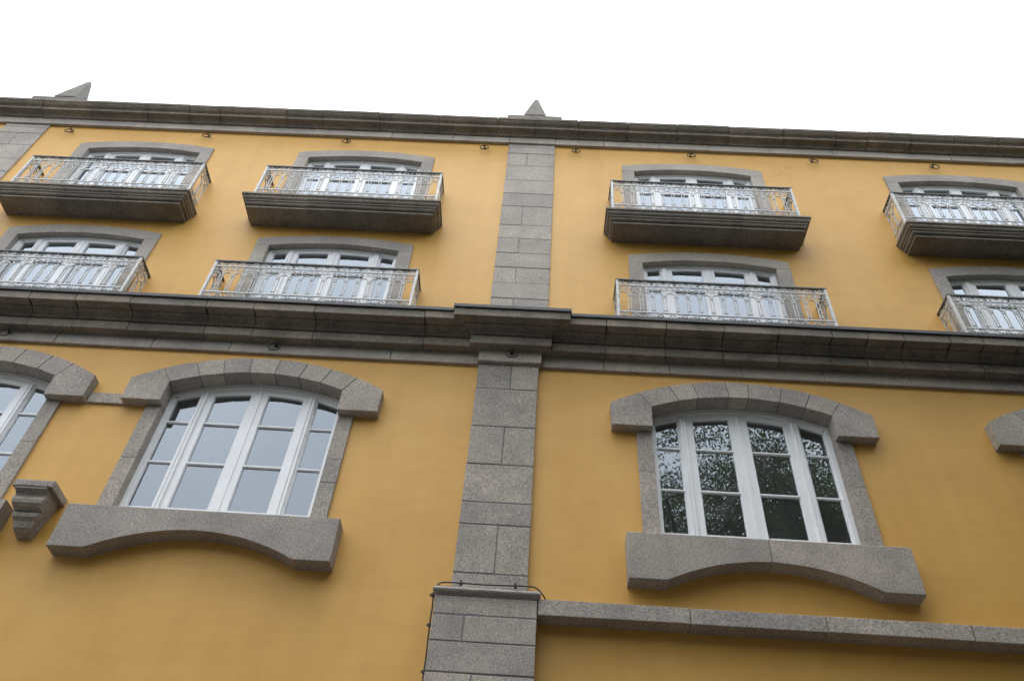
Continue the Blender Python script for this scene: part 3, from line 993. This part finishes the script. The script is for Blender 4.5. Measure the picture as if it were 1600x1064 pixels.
# ------------------------------------------------------------------ trees across the street (some seen mirrored in the panes, some added unseen for shade)
def leaf_cloud(name, pos, rg, l0, l1, parent):
    n = len(pos)
    a = rg.normal(0, 1, (n, 3)); a /= np.linalg.norm(a, axis=1)[:, None]
    b_ = rg.normal(0, 1, (n, 3)); b_ -= a * (a * b_).sum(1)[:, None]; b_ /= np.linalg.norm(b_, axis=1)[:, None]
    ln = rg.uniform(l0, l1, n)[:, None]; wd = ln * 0.42
    v = np.stack([pos - a * ln, pos + b_ * wd, pos + a * ln, pos - b_ * wd], 1).reshape(-1, 3)
    me = bpy.data.meshes.new(name)
    me.vertices.add(len(v)); me.vertices.foreach_set('co', v.ravel())
    me.loops.add(len(v)); me.loops.foreach_set('vertex_index', np.arange(len(v), dtype=np.int32))
    me.polygons.add(n); me.polygons.foreach_set('loop_start', np.arange(0, len(v), 4, dtype=np.int32))
    me.polygons.foreach_set('loop_total', np.full(n, 4, dtype=np.int32))
    me.update(calc_edges=True)
    return link(name, me, M_LEAF, parent)

def tree(x, y, height, crown_z, rx, ry, rz, n_leaf, seed, label, l0=0.11, l1=0.2):
    rg = np.random.default_rng(seed)
    rd = random.Random(seed)
    T = empty('street_tree', (x, y, 0))
    T['label'] = label; T['category'] = 'tree'; T['group'] = 'trees across the street'
    bm = bmesh.new()
    tips = []
    def limb(p, dirv, length, r0, depth):
        pts = [p.copy()]
        q = p.copy(); dv = dirv.normalized()
        n = 5
        for k in range(n):
            dv = (dv + Vector((rd.uniform(-.18, .18), rd.uniform(-.18, .18), rd.uniform(-.05, .16)))).normalized()
            q = q + dv * (length / n)
            pts.append(q.copy())
        # tapered tube
        rings = []
        sides = 8 if depth < 2 else 5
        for k, c_ in enumerate(pts):
            t = (pts[min(k + 1, n)] - pts[max(k - 1, 0)]).normalized()
            u = t.orthogonal().normalized(); w = t.cross(u)
            rr = r0 * (1 - 0.62 * k / n)
            rings.append([bm.verts.new(c_ + (u * math.cos(2 * math.pi * s / sides) + w * math.sin(2 * math.pi * s / sides)) * rr) for s in range(sides)])
        for a_, b_ in zip(rings, rings[1:]):
            for s in range(sides):
                bm.faces.new((a_[s], a_[(s + 1) % sides], b_[(s + 1) % sides], b_[s]))
        if depth >= 2:
            tips.extend(pts[2:])
        if depth < 3:
            for k in range(2, n + 1):
                for _ in range(2 if depth else 2):
                    a = rd.uniform(0, 2 * math.pi)
                    nd = (dv * 0.55 + Vector((math.cos(a), math.sin(a), rd.uniform(-.1, .55)))).normalized()
                    limb(pts[k], nd, length * rd.uniform(0.42, 0.62), r0 * (1 - 0.62 * k / n) * 0.62, depth + 1)
    limb(Vector((0, 0, -0.1)), Vector((0.02, 0.01, 1)), height * 0.72, height * 0.021, 0)
    bad = [v for v in bm.verts if v.co.y + y > -10.0 and v.co.x + x < 1.35 * (v.co.y + y + 9.6) + 2.5]
    bmesh.ops.delete(bm, geom=bad, context='VERTS')
    bm_obj('trunk', bm, M_BARK, T, smooth=True)
    tp = np.array([tuple(t) for t in tips])
    # spread the leaf clumps through the crown, around the twig ends and a few loose ones
    ncl = n_leaf // 40                                     # half on the twigs, half loose through the crown
    c = tp[rg.integers(0, len(tp), ncl)] + rg.normal(0, 0.35, (ncl, 3))
    extra = rg.normal(0, 1, (ncl, 3)); extra /= np.linalg.norm(extra, axis=1)[:, None]
    extra *= (rg.uniform(0.15, 1, ncl) ** (1 / 2.2))[:, None]
    extra = extra * np.array([rx, ry, rz]) + np.array([0, 0, crown_z])
    c = np.vstack([c, extra])
    idx = np.repeat(np.arange(len(c)), 20)
    pos = c[idx] + rg.normal(0, 0.24, (len(idx), 3)) * np.array([1, 1, 0.75])
    keep = (pos[:, 1] + y < -10.0) | (pos[:, 0] + x > 1.35 * (pos[:, 1] + y + 9.6) + 2.5)
    leaf_cloud('crown', pos[keep], rg, l0, l1, T)
tree(8.3, -14.5, 18.5, 14.0, 6.4, 4.6, 7.2, 400000, 3, 'leafy tree across the street, mirrored in the lower right window', 0.04, 0.075)
tree(20.0, -12.5, 20, 16.0, 6.0, 5.0, 7.5, 60000, 5, 'taller leafy tree across the street, mirrored at the far right windows')
tree(18.5, -7.0, 16, 11.0, 5.0, 4.2, 6.0, 90000, 8, 'dense leafy tree beside the street, standing nearest the facade on the right')
tree(12.6, -7.4, 15, 10.2, 4.3, 4.0, 5.8, 130000, 21, 'unseen leafy tree added at the right to shade the lower wall')  # out-of-view tree added to darken the lower right of the facade
# unseen leaf mass, added to block low sky and darken the lower facade
rg = np.random.default_rng(11)
ncl = 4200
c = np.stack([rg.uniform(-45, 45, ncl), rg.uniform(-30, -23, ncl), rg.uniform(0.12, 1, ncl)], 1)
c[:, 2] *= 17.5 + 1.5 * np.clip((c[:, 0] - 3) / 8, 0, 1) + 2.0 * np.sin(c[:, 0] * 0.45) + 1.6 * np.sin(c[:, 0] * 1.3 + 1)
idx = np.repeat(np.arange(ncl), 16)
leaf_cloud('unseen_leaf_screen', c[idx] + rg.normal(0, 0.75, (len(idx), 3)), rg, 0.3, 0.55, None)['kind'] = 'stuff'
